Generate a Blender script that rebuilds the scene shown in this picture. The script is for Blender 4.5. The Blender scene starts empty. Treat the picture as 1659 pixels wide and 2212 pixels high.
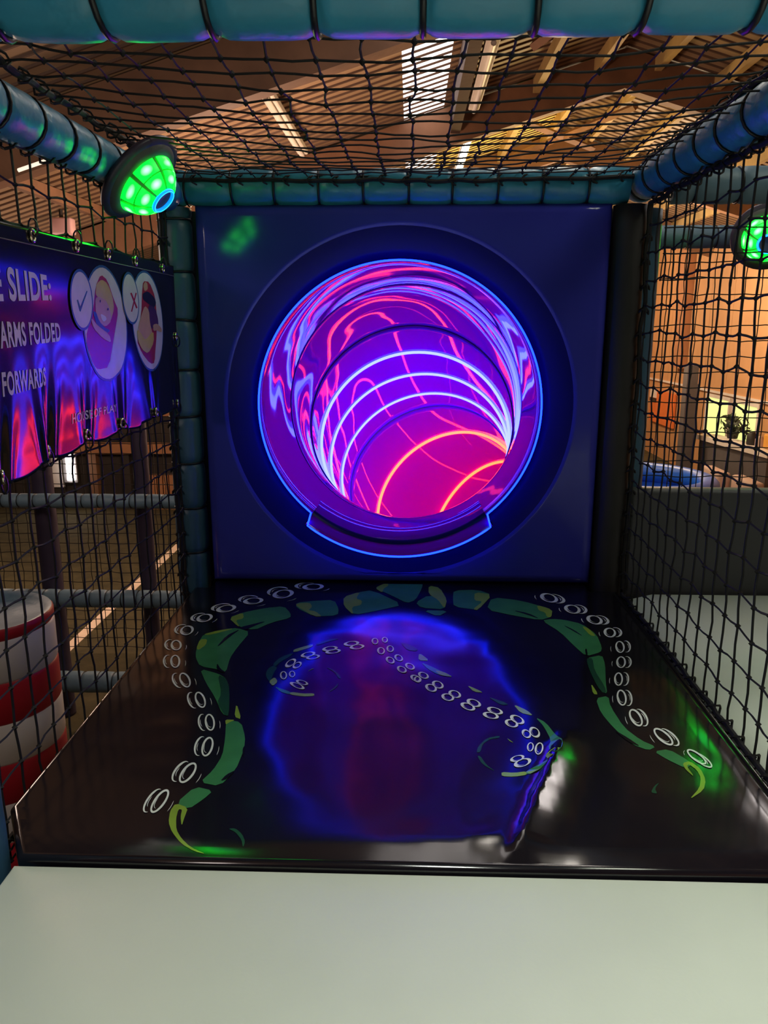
import bpy, bmesh, math, random
import numpy as np
from mathutils import Vector, Matrix, noise
from mathutils.geometry import tessellate_polygon

random.seed(7)
SC = bpy.context.scene
COL = SC.collection
R = math.radians

# ------------------------------------------------------------------ camera
F_PX = 1678.0            # focal length in pixels of a 1659 x 2212 frame
CAM_H = 0.72             # above the play mat
PITCH, YAW = R(13.3), R(1.93)
cd = bpy.data.cameras.new('camera')
cd.sensor_fit = 'VERTICAL'; cd.sensor_height = 36.0; cd.lens = F_PX * 36.0 / 2212.0
cd.clip_start = 0.02
cam = bpy.data.objects.new('camera', cd); COL.objects.link(cam)
cam.location = (0, 0, CAM_H); cam.rotation_euler = (R(90) - PITCH, 0, YAW)
SC.camera = cam

# ------------------------------------------------------------------ world, exposure
w = bpy.data.worlds.new('world'); SC.world = w; w.use_nodes = True
w.node_tree.nodes['Background'].inputs[0].default_value = (0.62, 0.5, 0.42, 1)
w.node_tree.nodes['Background'].inputs[1].default_value = 0.06
vs = SC.view_settings
vs.view_transform = 'Standard'; vs.look = 'None'; vs.gamma = 1.0; vs.exposure = 0.0
vs.use_curve_mapping = False

# ------------------------------------------------------------------ hall lamps, and unseen fill lights added to brighten bays, walls and roof
def area(name, loc, target, sx, sy, power, col):
    l = bpy.data.lights.new(name, 'AREA'); l.shape = 'RECTANGLE'; l.size = sx; l.size_y = sy
    l.energy = power; l.color = col
    o = bpy.data.objects.new(name, l); COL.objects.link(o); o.location = loc
    o.rotation_euler = (Vector(target) - Vector(loc)).to_track_quat('-Z', 'Y').to_euler()
    return o
def point(name, loc, power, col, rad=0.25):
    l = bpy.data.lights.new(name, 'POINT'); l.energy = power; l.color = col; l.shadow_soft_size = rad
    o = bpy.data.objects.new(name, l); COL.objects.link(o); o.location = loc
    return o
area('lamp_over_deck', (0.35, -0.35, 3.0), (0.35, -0.25, 0), 1.0, 0.5, 50, (0.95, 1.0, 0.9)).data.spread = R(75)
area('fill_right_bays', (1.7, 1.2, 2.4), (1.5, 1.6, 0), 0.6, 0.6, 11, (0.95, 1.0, 0.8))
point('fill_hall_right', (3.6, 13.0, 1.6), 300, (1.0, 0.72, 0.45))
point('fill_hall_far', (3.2, 17.5, 1.6), 260, (1.0, 0.72, 0.45))
point('fill_hall_mid', (-1.2, 7.2, 0.9), 195, (1.0, 0.62, 0.42))
point('fill_hall_left', (-5.0, 8.0, 0.4), 115, (1.0, 0.7, 0.5))
point('lamp_hall_yellow', (1.6, 10.6, 1.9), 130, (1.0, 0.68, 0.25))
point('fill_column_front', (-2.0, -0.8, 1.5), 32, (1.0, 0.85, 0.8))  # unseen light added to brighten the striped column from the front
point('fill_hall_near', (-2.6, 3.4, 1.0), 32, (1.0, 0.75, 0.6))

# ------------------------------------------------------------------ materials
def mat(name, col, rough=0.6, var=0.12, scale=6.0, bump=0.0, bscale=40.0, metal=0.0, emit=None, estr=0.0, spec=0.5, coat=0.0, bdist=0.01, detail=3.0):
    m = bpy.data.materials.new(name); m.use_nodes = True
    nt = m.node_tree; b = nt.nodes['Principled BSDF']
    tc = nt.nodes.new('ShaderNodeTexCoord')
    n = nt.nodes.new('ShaderNodeTexNoise'); n.inputs['Scale'].default_value = scale; n.inputs['Detail'].default_value = 4
    nt.links.new(tc.outputs['Object'], n.inputs['Vector'])
    rp = nt.nodes.new('ShaderNodeValToRGB')
    rp.color_ramp.elements[0].position = 0.3; rp.color_ramp.elements[1].position = 0.7
    rp.color_ramp.elements[0].color = tuple(c * (1 - var) for c in col) + (1,)
    rp.color_ramp.elements[1].color = tuple(min(1, c * (1 + var)) for c in col) + (1,)
    nt.links.new(n.outputs['Fac'], rp.inputs['Fac'])
    nt.links.new(rp.outputs['Color'], b.inputs['Base Color'])
    b.inputs['Roughness'].default_value = rough; b.inputs['Metallic'].default_value = metal
    b.inputs['Specular IOR Level'].default_value = spec
    b.inputs['Coat Weight'].default_value = coat
    if bump:
        n2 = nt.nodes.new('ShaderNodeTexNoise'); n2.inputs['Scale'].default_value = bscale; n2.inputs['Detail'].default_value = detail
        nt.links.new(tc.outputs['Object'], n2.inputs['Vector'])
        bp = nt.nodes.new('ShaderNodeBump'); bp.inputs['Strength'].default_value = bump; bp.inputs['Distance'].default_value = bdist
        nt.links.new(n2.outputs['Fac'], bp.inputs['Height']); nt.links.new(bp.outputs['Normal'], b.inputs['Normal'])
    if emit:
        b.inputs['Emission Color'].default_value = tuple(emit) + (1,); b.inputs['Emission Strength'].default_value = estr
    return m
M = {}
M['mat_black'] = mat('black gloss vinyl', (0.006, 0.005, 0.008), 0.145, 0.2, 5, 0.08, 7, bdist=0.02, detail=1, spec=0.75)
def pr(name, col): M[name] = mat('print ' + name, col, 0.16, 0.1, 18, 0.08, 7, bdist=0.02, detail=1)
pr('p_green', (0.035, 0.17, 0.06)); pr('p_dkgreen', (0.012, 0.06, 0.03)); pr('p_lime', (0.19, 0.3, 0.035)); pr('p_white', (0.62, 0.66, 0.6)); pr('p_black', (0.006, 0.006, 0.008))
M['deck'] = mat('cream vinyl padding', (0.5, 0.54, 0.46), 0.42, 0.05, 3, 0.08, 160, bdist=0.003)
M['teal'] = mat('teal padded vinyl', (0.036, 0.24, 0.39), 0.34, 0.15, 5, 0.25, 26, bdist=0.012)
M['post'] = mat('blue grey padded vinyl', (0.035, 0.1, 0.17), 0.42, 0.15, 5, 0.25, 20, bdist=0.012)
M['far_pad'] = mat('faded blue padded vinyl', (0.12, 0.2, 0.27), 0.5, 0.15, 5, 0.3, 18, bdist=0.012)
M['purple_pad'] = mat('dark purple padded vinyl', (0.03, 0.022, 0.05), 0.5, 0.15, 5, 0.2, 18)
M['tie'] = mat('black plastic tie', (0.006, 0.006, 0.01), 0.4, 0.1, 20)
M['cord'] = mat('black net cord', (0.003, 0.0025, 0.003), 0.75, 0.3, 60)
M['panel'] = mat('navy moulded plastic', (0.045, 0.05, 0.45), 0.12, 0.08, 3, 0.04, 5, bdist=0.02, detail=1, spec=0.28)
M['dish'] = mat('shaded navy moulded plastic', (0.006, 0.006, 0.09), 0.35, 0.08, 3, spec=0.15)  # panel plastic again, with the recess shade put into its colour
M['tube'] = mat('violet slide plastic', (0.25, 0.01, 0.42), 0.025, 0.06, 2, 0.15, 2.4, bdist=0.05, detail=1.3, spec=0.5)
M['seam'] = mat('dark slide joint', (0.05, 0.01, 0.12), 0.3, 0.1, 8)
M['led_blue'] = mat('blue light strip', (0.3, 0.4, 1), 0.4, 0, emit=(0.022, 0.028, 1.0), estr=26)
M['led_rim'] = mat('deep blue rim light', (0.02, 0.05, 1), 0.4, 0, emit=(0.002, 0.012, 1.0), estr=18)
M['led_red'] = mat('red light strip', (1, 0.3, 0.1), 0.4, 0, emit=(1.0, 0.02, 0.004), estr=27)
M['banner'] = mat('black gloss banner vinyl', (0.012, 0.012, 0.012), 0.13, 0.1, 10, 0.06, 5, bdist=0.02, detail=1)
def bp(name, col): M[name] = mat('banner print ' + name, col, 0.25, 0.06, 30)
bp('b_white', (0.55, 0.5, 0.52)); bp('b_blue', (0.03, 0.09, 0.22)); bp('b_red', (0.33, 0.025, 0.04)); bp('b_skin', (0.5, 0.27, 0.17)); bp('b_yellow', (0.5, 0.36, 0.06)); bp('b_green', (0.01, 0.1, 0.05)); bp('b_dark', (0.02, 0.015, 0.03)); bp('b_plum', (0.07, 0.02, 0.08))
M['metal'] = mat('brass grommet', (0.75, 0.62, 0.42), 0.25, 0.1, 40, metal=1.0)
M['lamp_body'] = mat('grey violet lamp shell', (0.05, 0.04, 0.07), 0.4, 0.1, 8)
M['lamp_skirt'] = mat('grey lamp skirt', (0.09, 0.1, 0.09), 0.45, 0.1, 8)
M['lamp_green'] = mat('green lit lens', (0.02, 0.5, 0.1), 0.3, 0, emit=(0.0, 1.0, 0.012), estr=22)
def hot_lens():
    m = M['lamp_green']; nt = m.node_tree; b = nt.nodes['Principled BSDF']
    tc = nt.nodes.new('ShaderNodeTexCoord'); vm = nt.nodes.new('ShaderNodeVectorMath'); vm.operation = 'DISTANCE'
    vm.inputs[1].default_value = (0.5, 0.5, 0.5); nt.links.new(tc.outputs['Generated'], vm.inputs[0])
    rp = nt.nodes.new('ShaderNodeValToRGB'); e = rp.color_ramp.elements
    e[0].position = 0.05; e[0].color = (0.04, 1, 0.055, 1); e[1].position = 0.36; e[1].color = (0.0, 0.3, 0.003, 1)
    nt.links.new(vm.outputs['Value'], rp.inputs['Fac']); nt.links.new(rp.outputs['Color'], b.inputs['Emission Color'])
hot_lens()
M['lamp_ring'] = mat('blue lit ring', (0.05, 0.3, 1), 0.3, 0, emit=(0.0, 0.2, 1.0), estr=1.6)
M['lamp_core'] = mat('light blue tracer', (0.05, 0.5, 1), 0.3, 0, emit=(0.02, 0.55, 1.0), estr=1.6)
M['barrier'] = mat('charcoal padding', (0.055, 0.055, 0.06), 0.5, 0.06, 4)
M['str_red'] = mat('red stripe vinyl', (0.5, 0.015, 0.03), 0.4, 0.06, 4)
M['str_white'] = mat('white stripe vinyl', (0.8, 0.72, 0.66), 0.4, 0.04, 4)
M['wood'] = mat('brown roof timber', (0.2, 0.1, 0.055), 0.7, 0.25, 3, 0.2, 20)
M['wood2'] = mat('dark roof timber', (0.045, 0.022, 0.016), 0.75, 0.2, 3, 0.2, 20)
M['purlin'] = mat('pale purlin timber', (0.42, 0.29, 0.12), 0.7, 0.2, 3)
M['sheet'] = mat('tan roof sheet', (0.3, 0.2, 0.12), 0.6, 0.15, 1.5)
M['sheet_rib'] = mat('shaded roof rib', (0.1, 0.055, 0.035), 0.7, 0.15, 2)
M['sky'] = mat('daylit translucent sheet', (0.8, 0.8, 0.8), 0.6, 0.05, 3, emit=(1.0, 0.92, 0.88), estr=3.0)
M['gap'] = mat('daylit roof gap', (0.9, 0.85, 0.75), 0.6, 0, emit=(1.0, 0.87, 0.68), estr=1.0)
M['yellow_sheet'] = mat('yellow glowing sheet', (0.7, 0.5, 0.12), 0.6, 0.15, 1.2, emit=(0.9, 0.55, 0.1), estr=0.9)  # yellow light on this roof bay put into sheet colour and glow
M['tube_lamp'] = mat('lit fluorescent tube', (1, 1, 1), 0.4, 0, emit=(1.0, 0.93, 0.82), estr=22.0)
M['flood'] = mat('lit flood diffuser', (1, 1, 1), 0.4, 0, emit=(1.0, 0.9, 0.86), estr=14.0)
M['batten'] = mat('white lamp batten', (0.7, 0.66, 0.6), 0.5, 0.05, 5)
M['floor'] = mat('olive turf', (0.06, 0.05, 0.02), 0.9, 0.3, 5, 0.2, 60)
M['line'] = mat('pitch line paint', (0.85, 0.68, 0.55), 0.7, 0.1, 6)
M['dark_wall'] = mat('dark cladding', (0.035, 0.028, 0.026), 0.8, 0.3, 2)
M['orange_wall'] = mat('orange timber cladding', (0.56, 0.3, 0.14), 0.7, 0.08, 2)
M['orange_trim'] = mat('brown timber trim', (0.42, 0.19, 0.09), 0.7, 0.12, 3)
M['orange_board'] = mat('bright orange board', (0.8, 0.2, 0.05), 0.6, 0.06, 3)
M['grass_view'] = mat('daylit window glass', (0.6, 0.7, 0.3), 0.3, 0.1, 3, emit=(0.8, 0.9, 0.32), estr=0.85)
M['white'] = mat('white paint', (0.75, 0.7, 0.68), 0.5, 0.05, 4)
M['grey'] = mat('grey paint', (0.11, 0.1, 0.11), 0.6, 0.1, 4)
M['pink_cream'] = mat('cream upholstery', (0.5, 0.37, 0.33), 0.7, 0.06, 4)
M['dark'] = mat('near black plastic', (0.02, 0.018, 0.02), 0.6, 0.2, 8)
M['blue_mat'] = mat('bright blue vinyl', (0.02, 0.16, 0.85), 0.4, 0.1, 4)
M['leaf'] = mat('dark leaf', (0.03, 0.045, 0.035), 0.6, 0.3, 10)
M['amber'] = mat('amber plastic', (0.75, 0.36, 0.05), 0.5, 0.06, 8)
M['pinkbox'] = mat('pinkish white casing', (0.85, 0.55, 0.6), 0.5, 0.05, 8, emit=(0.8, 0.45, 0.5), estr=0.0)

# ------------------------------------------------------------------ object helpers
def tag(o, label=None, cat=None, group=None, kind=None):
    if label: o['label'] = label
    if cat: o['category'] = cat
    if group: o['group'] = group
    if kind: o['kind'] = kind
    return o
def wloc(o):
    v = Vector(o.location)
    while o.parent: o = o.parent; v += o.location
    return v
def link(name, me, parent=None, world=True):
    o = bpy.data.objects.new(name, me); COL.objects.link(o)
    if parent is not None:
        o.parent = parent
        if world: o.location = -wloc(parent)
    return o
def empty(name, loc, label=None, cat=None, group=None, kind=None):
    o = bpy.data.objects.new(name, None); COL.objects.link(o); o.location = loc; o.empty_display_size = 0.05
    return tag(o, label, cat, group, kind)
def mesh(name, verts, faces, m, smooth=False, mi=None):
    me = bpy.data.meshes.new(name); me.from_pydata([tuple(v) for v in verts], [], faces)
    for k in (m if isinstance(m, (list, tuple)) else [m]): me.materials.append(M[k])
    if mi: me.polygons.foreach_set('material_index', mi)
    if smooth: me.polygons.foreach_set('use_smooth', [True] * len(me.polygons))
    me.update(); return me
class MB:
    def __init__(s): s.v = []; s.f = []; s.mi = []
    def add(s, v, f, mi=0):
        n = len(s.v); s.v += [tuple(q) for q in v]; s.f += [tuple(i + n for i in t) for t in f]; s.mi += [mi] * len(f); return s
    def box(s, a, b, mi=0):
        x0, y0, z0 = a; x1, y1, z1 = b
        v = [(x0,y0,z0),(x1,y0,z0),(x1,y1,z0),(x0,y1,z0),(x0,y0,z1),(x1,y0,z1),(x1,y1,z1),(x0,y1,z1)]
        return s.add(v, [(0,3,2,1),(4,5,6,7),(0,1,5,4),(1,2,6,5),(2,3,7,6),(3,0,4,7)], mi)
    def tube(s, pts, r, n=4, closed=False, mi=0, cap=True):
        pts = [Vector(p) for p in pts]; k = len(pts); rings = []
        up = Vector((0, 0, 1)); off = len(s.v)
        t0 = (pts[1] - pts[0]).normalized()
        a = t0.orthogonal().normalized() if abs(t0.z) > 0.95 else t0.cross(up).normalized()
        for i, p in enumerate(pts):
            if closed: t = pts[(i + 1) % k] - pts[i - 1]
            else: t = pts[min(i + 1, k - 1)] - pts[max(i - 1, 0)]
            if t.length < 1e-9: t = t0.copy()
            t.normalize(); a = (a - t * a.dot(t)); a = a.normalized() if a.length > 1e-6 else t.orthogonal().normalized()
            b = t.cross(a); rr = r[i] if isinstance(r, (list, tuple)) else r
            for j in range(n):
                g = 2 * math.pi * j / n; q = p + (a * math.cos(g) + b * math.sin(g)) * rr; s.v.append(tuple(q))
        m = k if closed else k - 1
        for i in range(m):
            for j in range(n):
                i2 = (i + 1) % k
                s.f.append((off + i*n + j, off + i2*n + j, off + i2*n + (j+1) % n, off + i*n + (j+1) % n)); s.mi.append(mi)
        if not closed and cap:
            s.f.append(tuple(off + j for j in range(n))[::-1]); s.f.append(tuple(off + (k-1)*n + j for j in range(n))); s.mi += [mi, mi]
        return s
    def lathe(s, prof, n=32, mi=0, a0=0.0, a1=2*math.pi, mis=None):
        off = len(s.v); full = abs(a1 - a0 - 2*math.pi) < 1e-6; cnt = n if full else n + 1
        for (r, z) in prof:
            for j in range(cnt):
                g = a0 + (a1 - a0) * j / n; s.v.append((r*math.cos(g), r*math.sin(g), z))
        for i in range(len(prof) - 1):
            for j in range(n):
                j2 = (j + 1) % cnt
                s.f.append((off + i*cnt + j, off + i*cnt + j2, off + (i+1)*cnt + j2, off + (i+1)*cnt + j)); s.mi.append(mis[i] if mis else mi)
        return s
    def blob(s, c, r, mi=0):
        x, y, z = c; rx = ry = rz = r
        if isinstance(r, (tuple, list)): rx, ry, rz = r
        return s.add([(x+rx,y,z),(x-rx,y,z),(x,y+ry,z),(x,y-ry,z),(x,y,z+rz),(x,y,z-rz)],
                     [(0,2,4),(2,1,4),(1,3,4),(3,0,4),(2,0,5),(1,2,5),(3,1,5),(0,3,5)], mi)
    def mesh(s, name, m, smooth=False): return mesh(name, s.v, s.f, m, smooth, s.mi)
    def obj(s, name, m, parent=None, smooth=False, world=True): return link(name, s.mesh(name, m, smooth), parent, world)
def bevel_box(a, b, r, seg=3):
    bm = bmesh.new(); bmesh.ops.create_cube(bm, size=1)
    for v in bm.verts: v.co = Vector([(a[i] + b[i]) / 2 + v.co[i] * (b[i] - a[i]) for i in range(3)])
    bmesh.ops.bevel(bm, geom=bm.edges[:], offset=r, segments=seg, profile=0.5, affect='EDGES')
    return bm
def bm_obj(name, bm, m, parent=None, smooth=True, world=True):
    me = bpy.data.meshes.new(name); bm.to_mesh(me); bm.free(); me.materials.append(M[m])
    if smooth: me.polygons.foreach_set('use_smooth', [True] * len(me.polygons))
    return link(name, me, parent, world)
def pad_box(name, a, b, r, m, label=None, cat=None, parent=None, group=None, seg=3):
    o = bm_obj(name, bevel_box(a, b, r, seg), m, parent)
    return tag(o, label, cat, group)

# pixel of the photograph -> point on a real plane (used only to read positions off the mat, the banner ...)
def ray(u, v):
    x = (u - 829.5) / F_PX; y = -(v - 1106.0) / F_PX
    d = Vector((x, math.cos(PITCH) + y * math.sin(PITCH), -math.sin(PITCH) + y * math.cos(PITCH)))
    c, s = math.cos(YAW), math.sin(YAW)
    return Vector((c*d.x - s*d.y, s*d.x + c*d.y, d.z))
def on_z(u, v, z): d = ray(u, v); return Vector((0, 0, CAM_H)) + d * ((z - CAM_H) / d.z)
def on_x(u, v, x): d = ray(u, v); return Vector((0, 0, CAM_H)) + d * (x / d.x)

# ------------------------------------------------------------------ large structure: the hall
FL = -2.2
XL, XR, YF, YB = -8.0, 5.8, -5.0, 20.0
RIDGE = 2.2
def zr(x): return 2.9 + 0.3 * x if x < RIDGE else 3.56 - 0.3 * (x - RIDGE)
fl = MB().box((XL, YF, FL - 0.1), (XR, YB, FL)).obj('floor', 'floor'); tag(fl, kind='structure')
pl = MB().box((-3.24, 3.0, FL), (-3.14, 12.3, FL + 0.004)).obj('pitch_line', 'line', fl)
for nm, a, b, m in (('wall_left', (XL - 0.1, YF, FL), (XL, YB, 1.0), 'dark_wall'), ('wall_front', (XL, YF - 0.1, FL), (XR, YF, 3.6), 'dark_wall'),
                    ('wall_far', (-2.0, YB, FL), (XR, YB + 0.1, 3.6), 'orange_wall'), ('wall_back', (XL, 12.5, FL), (-1.6, 12.6, 1.9), 'dark_wall')):
    tag(MB().box(a, b).obj(nm, m), kind='structure')

ceil = empty('ceiling', (0, 0, 3)); tag(ceil, kind='structure')
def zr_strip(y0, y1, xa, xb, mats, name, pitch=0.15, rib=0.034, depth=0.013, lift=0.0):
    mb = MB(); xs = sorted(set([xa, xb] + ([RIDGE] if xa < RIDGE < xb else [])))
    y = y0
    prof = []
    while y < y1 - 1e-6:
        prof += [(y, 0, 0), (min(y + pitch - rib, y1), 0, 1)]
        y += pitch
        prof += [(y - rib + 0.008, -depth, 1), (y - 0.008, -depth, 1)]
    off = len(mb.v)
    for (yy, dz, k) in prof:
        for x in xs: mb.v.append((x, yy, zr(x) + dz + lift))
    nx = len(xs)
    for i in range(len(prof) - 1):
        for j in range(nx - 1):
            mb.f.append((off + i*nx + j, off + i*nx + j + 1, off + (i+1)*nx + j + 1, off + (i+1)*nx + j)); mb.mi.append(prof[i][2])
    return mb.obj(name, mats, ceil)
BAYS = [(-4.9, -1.5), (-1.5, 2.0), (2.0, 5.5), (5.5, 9.0), (9.0, 12.5), (12.5, 16.0), (16.0, 20.0)]
SX0, SX1 = -0.09, 0.33
for (y0, y1) in BAYS:
    sky = y0 >= 1.9 and y1 < 12.6
    if sky:
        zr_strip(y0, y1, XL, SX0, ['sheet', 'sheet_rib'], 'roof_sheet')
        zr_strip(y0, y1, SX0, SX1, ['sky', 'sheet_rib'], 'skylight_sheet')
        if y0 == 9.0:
            zr_strip(y0, y1, SX1, 2.0, ['yellow_sheet', 'sheet_rib'], 'glowing_roof_sheet')
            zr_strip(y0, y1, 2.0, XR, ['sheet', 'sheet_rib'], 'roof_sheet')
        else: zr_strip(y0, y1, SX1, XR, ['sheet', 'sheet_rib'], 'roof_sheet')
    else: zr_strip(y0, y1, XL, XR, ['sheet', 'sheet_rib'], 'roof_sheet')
def rafter(y, depth=0.38, wd=0.14, m='wood'):
    mb = MB()
    xs = [XL, RIDGE, XR]
    for x in xs:
        z = zr(x) - 0.035
        mb.v += [(x, y - wd/2, z), (x, y + wd/2, z), (x, y + wd/2, z - depth), (x, y - wd/2, z - depth)]
    for i in range(2):
        for j in range(4): mb.f.append((i*4 + j, i*4 + (j+1) % 4, i*4 + 4 + (j+1) % 4, i*4 + 4 + j)); mb.mi.append(0)
    return mb.obj('rafter', m, ceil)
for y in (2.0, 5.5, 9.0, 12.5, 16.0): rafter(y)
for x in (-6.4, -4.8, -3.2): MB().box((x, YF, zr(x) - 0.13), (x + 0.07, YB, zr(x) - 0.02)).obj('purlin', 'wood', ceil)
for k in range(7):
    x = 1.25 + k * 0.62
    MB().box((x, 2.0, zr(x) - 0.17), (x + 0.07, YB, zr(x) - 0.04)).obj('purlin', 'purlin', ceil)
MB().box((0.40, 5.6, zr(0.4) - 0.3), (0.50, 8.9, zr(0.4) - 0.02)).obj('roof_duct', 'wood2', ceil)
for (x0, x1, y, dz) in ((-2.55, -2.05, 5.32, -0.42), (-2.45, -2.15, 6.15, -0.06), (-3.95, -3.25, 10.1, -0.06), (-4.3, -3.7, 9.1, -0.08)):
    mb = MB(); a = (x0, y, zr(x0) + dz); b = (x1, y, zr(x1) + dz)
    mb.tube([a, b], 0.012, 4).obj('roof_gap', 'gap', ceil)
# diagonal braces near the ridge
for (x0, y0, x1, y1) in ((1.0, 7.2, 1.9, 5.6), (1.3, 10.0, 2.6, 12.2), (2.6, 10.0, 1.4, 12.2)):
    MB().tube([(x0, y0, zr(x0) - 0.2), (x1, y1, zr(x1) - 0.2)], 0.045, 4).obj('roof_brace', 'wood', ceil)

# right wall of the hall with its cladding, windows and post
wr = MB().box((XR, YF, FL), (XR + 0.1, YB, -0.46)).obj('wall_right', 'orange_wall'); tag(wr, kind='structure')
y = 8.0
while y < YB - 0.1:
    MB().box((XR - 0.02, y + 0.012, -0.45), (XR + 0.1, min(y + 1.1, YB), 2.6)).obj('wall_panel', 'orange_wall', wr); y += 1.1
MB().box((XR, YF, -0.46), (XR + 0.1, 8.0, 2.6)).obj('wall_panel', 'orange_wall', wr)
MB().box((XR - 0.16, 16.75, -0.1), (XR - 0.02, 17.3, 2.5)).obj('wall_post', 'orange_trim', wr)
MB().box((XR - 0.05, 12.0, -0.47), (XR - 0.021, 19.9, -0.43)).obj('wall_rail', 'white', wr)
def window(n, y0, y1, z0, z1):
    r = MB()
    t = 0.06
    r.box((XR - 0.06, y0, z0), (XR, y0 + t, z1)); r.box((XR - 0.06, y1 - t, z0), (XR, y1, z1))
    r.box((XR - 0.06, y0 + t, z0), (XR, y1 - t, z0 + t)); r.box((XR - 0.06, y0 + t, z1 - t), (XR, y1 - t, z1))
    o = r.obj('window_%d' % n, 'white'); tag(o, kind='structure')
    MB().box((XR - 0.03, y0 + t, z0 + t), (XR - 0.01, y1 - t, z1 - t)).obj('pane', 'grass_view', o)
window(1, 14.25, 15.4, -1.3, -0.5); window(2, 13.05, 14.1, -1.3, -0.5)

# back left wall details
wb = bpy.data.objects['wall_back']
for x in (-7.2, -6.5, -5.85, -4.7, -3.4): MB().box((x, 12.38, FL), (x + 0.12, 12.5, 1.8)).obj('wall_post', 'dark_wall', wb)
MB().box((-5.25, 12.36, FL), (-5.12, 12.5, -0.9)).obj('wall_post', 'wood', wb)
MB().box((-5.5, 12.3, -1.26), (-3.0, 12.38, -1.08)).obj('wall_rail', 'orange_trim', wb)
k = 0
for i in range(14):
    MB().box((-4.45 + i*0.1, 12.42, FL), (-4.37 + i*0.1, 12.5, -1.62)).obj('wall_board', 'orange_trim', wb)
MB().box((-4.3, 12.44, -0.66), (-3.5, 12.5, -0.52)).obj('wall_rail', 'orange_trim', wb)

# ------------------------------------------------------------------ deck that carries the bays
def slab_outline(out, z0, z1, bev, seg=3):
    bm = bmesh.new(); vb = [bm.verts.new((x, y, z0)) for x, y in out]; f = bm.faces.new(vb)
    r = bmesh.ops.extrude_face_region(bm, geom=[f])
    for v in r['geom']:
        if isinstance(v, bmesh.types.BMVert): v.co.z = z1
    bmesh.ops.recalc_face_normals(bm, faces=bm.faces)
    bmesh.ops.bevel(bm, geom=[e for e in bm.edges if all(abs(v.co.z - z1) < 1e-6 for v in e.verts)], offset=bev, segments=seg, profile=0.5, affect='EDGES')
    return bm
dk = MB().box((-0.54, -1.3, -0.22), (1.92, 2.1, -0.06)).obj('deck_platform', 'dark')
tag(dk, 'dark timber deck platform under the cream and black padding', 'platform')
tag(bm_obj('deck_pad', slab_outline([(-0.62, -1.25), (1.86, -1.25), (1.86, 0.927), (-0.55, 0.927), (-0.55, 0.864), (-0.62, 0.864)], -0.06, -0.011, 0.004), 'deck'), 'pale cream vinyl floor pad in front of the black octopus mat', 'floor pad')
tag(bm_obj('deck_pad', slab_outline([(0.606, 0.935), (1.86, 0.935), (1.86, 2.13), (0.69, 2.13), (0.606, 2.08)], -0.06, -0.016, 0.012), 'deck'), 'pale cream vinyl floor pad behind the right hand net', 'floor pad')

# black mat with a cut front left corner, rounded upper edges
def mat_h(x, y):
    # a soft crease in the vinyl from (0.275, 1.25) to (0.15, 0.955): sharp on its left, falling gently to the right
    ax, ay, bx, by = 0.278, 1.27, 0.152, 0.955
    L = math.hypot(bx - ax, by - ay); ux, uy = (bx - ax)/L, (by - ay)/L
    t = (x - ax)*ux + (y - ay)*uy; d = -(x - ax)*uy + (y - ay)*ux       # d > 0 on the right
    d -= 0.005 * noise.noise((t*14, 0.3, 1))
    win = math.sin(math.pi * min(max((t + 0.05) / (L + 0.09), 0), 1)) ** 0.7
    A = 0.017; w = 0.078
    h = win * A * ((1 - d / w)**2 if 0 <= d < w else math.exp(-(d/0.013)**2) if d < 0 else 0)
    d2 = math.hypot((x - 0.10) / 0.085, (y - 0.985) / 0.045)
    h += 0.0055 * math.exp(-d2*d2) * (0.6 + 0.5 * noise.noise((x*22, y*24, 2)))
    h += 0.0016 * noise.noise((x*5, y*5, 5)) + 0.0008 * noise.noise((x*13, y*13, 7))
    e = min(x + 0.6, 0.573 - x, y - 0.942, 2.1 - y)
    h *= min(max(e / 0.05, 0), 1)
    if y < 1.05 or x > 0.48: h -= 2.6 * max(0.04 - max(y - 0.943, 0), 0)**2 * (1 + 0.25 * noise.noise((x*22, 1, 1))) + 2.6 * max(0.036 - max(0.573 - x, 0), 0)**2   # edges rolled off, shaped to mirror the green lamps
    return h
def play_mat():
    bm = bmesh.new()
    out = [(-0.545, 0.931), (0.588, 0.931), (0.588, 2.1), (0.512, 2.1), (0.512, 2.19), (-0.572, 2.19), (-0.572, 2.1), (-0.615, 2.1), (-0.615, 1.045)]
    vb = [bm.verts.new((x, y, -0.058)) for x, y in out]; f = bm.faces.new(vb)
    r = bmesh.ops.extrude_face_region(bm, geom=[f])
    top = [v for v in r['geom'] if isinstance(v, bmesh.types.BMVert)]
    for v in top: v.co.z = 0.0
    bmesh.ops.recalc_face_normals(bm, faces=bm.faces)
    ed = [e for e in bm.edges if all(abs(v.co.z) < 1e-6 for v in e.verts)]
    bmesh.ops.bevel(bm, geom=ed, offset=0.011, segments=6, profile=0.5, affect='EDGES')
    xs_ = [-0.6 + k*0.0171 for k in range(69)] + [0.08 + k*0.0085 for k in range(30)] + [0.52 + k*0.006 for k in range(9)]
    ys_ = [0.945 + k*0.0172 for k in range(68)] + [0.944 + k*0.0085 for k in range(46)]
    if True:
        for (co, no) in [((x, 0, 0), (1, 0, 0)) for x in xs_] + [((0, y, 0), (0, 1, 0)) for y in ys_]:
            fs = [f for f in bm.faces if f.normal.z > 0.999 and f.calc_center_median().z > -0.001]
            bmesh.ops.bisect_plane(bm, geom=fs + list({e for f in fs for e in f.edges}) + list({v for f in fs for v in f.verts}), plane_co=co, plane_no=no)
    for v in bm.verts:
        if abs(v.co.z) < 1e-5: v.co.z = mat_h(v.co.x, v.co.y)
    o = bm_obj('play_mat', bm, 'mat_black'); return o
pm = play_mat()
tag(pm, 'glossy black vinyl mat printed with green octopus tentacles, before the slide mouth', 'play mat')
EX = 0.0006
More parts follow.
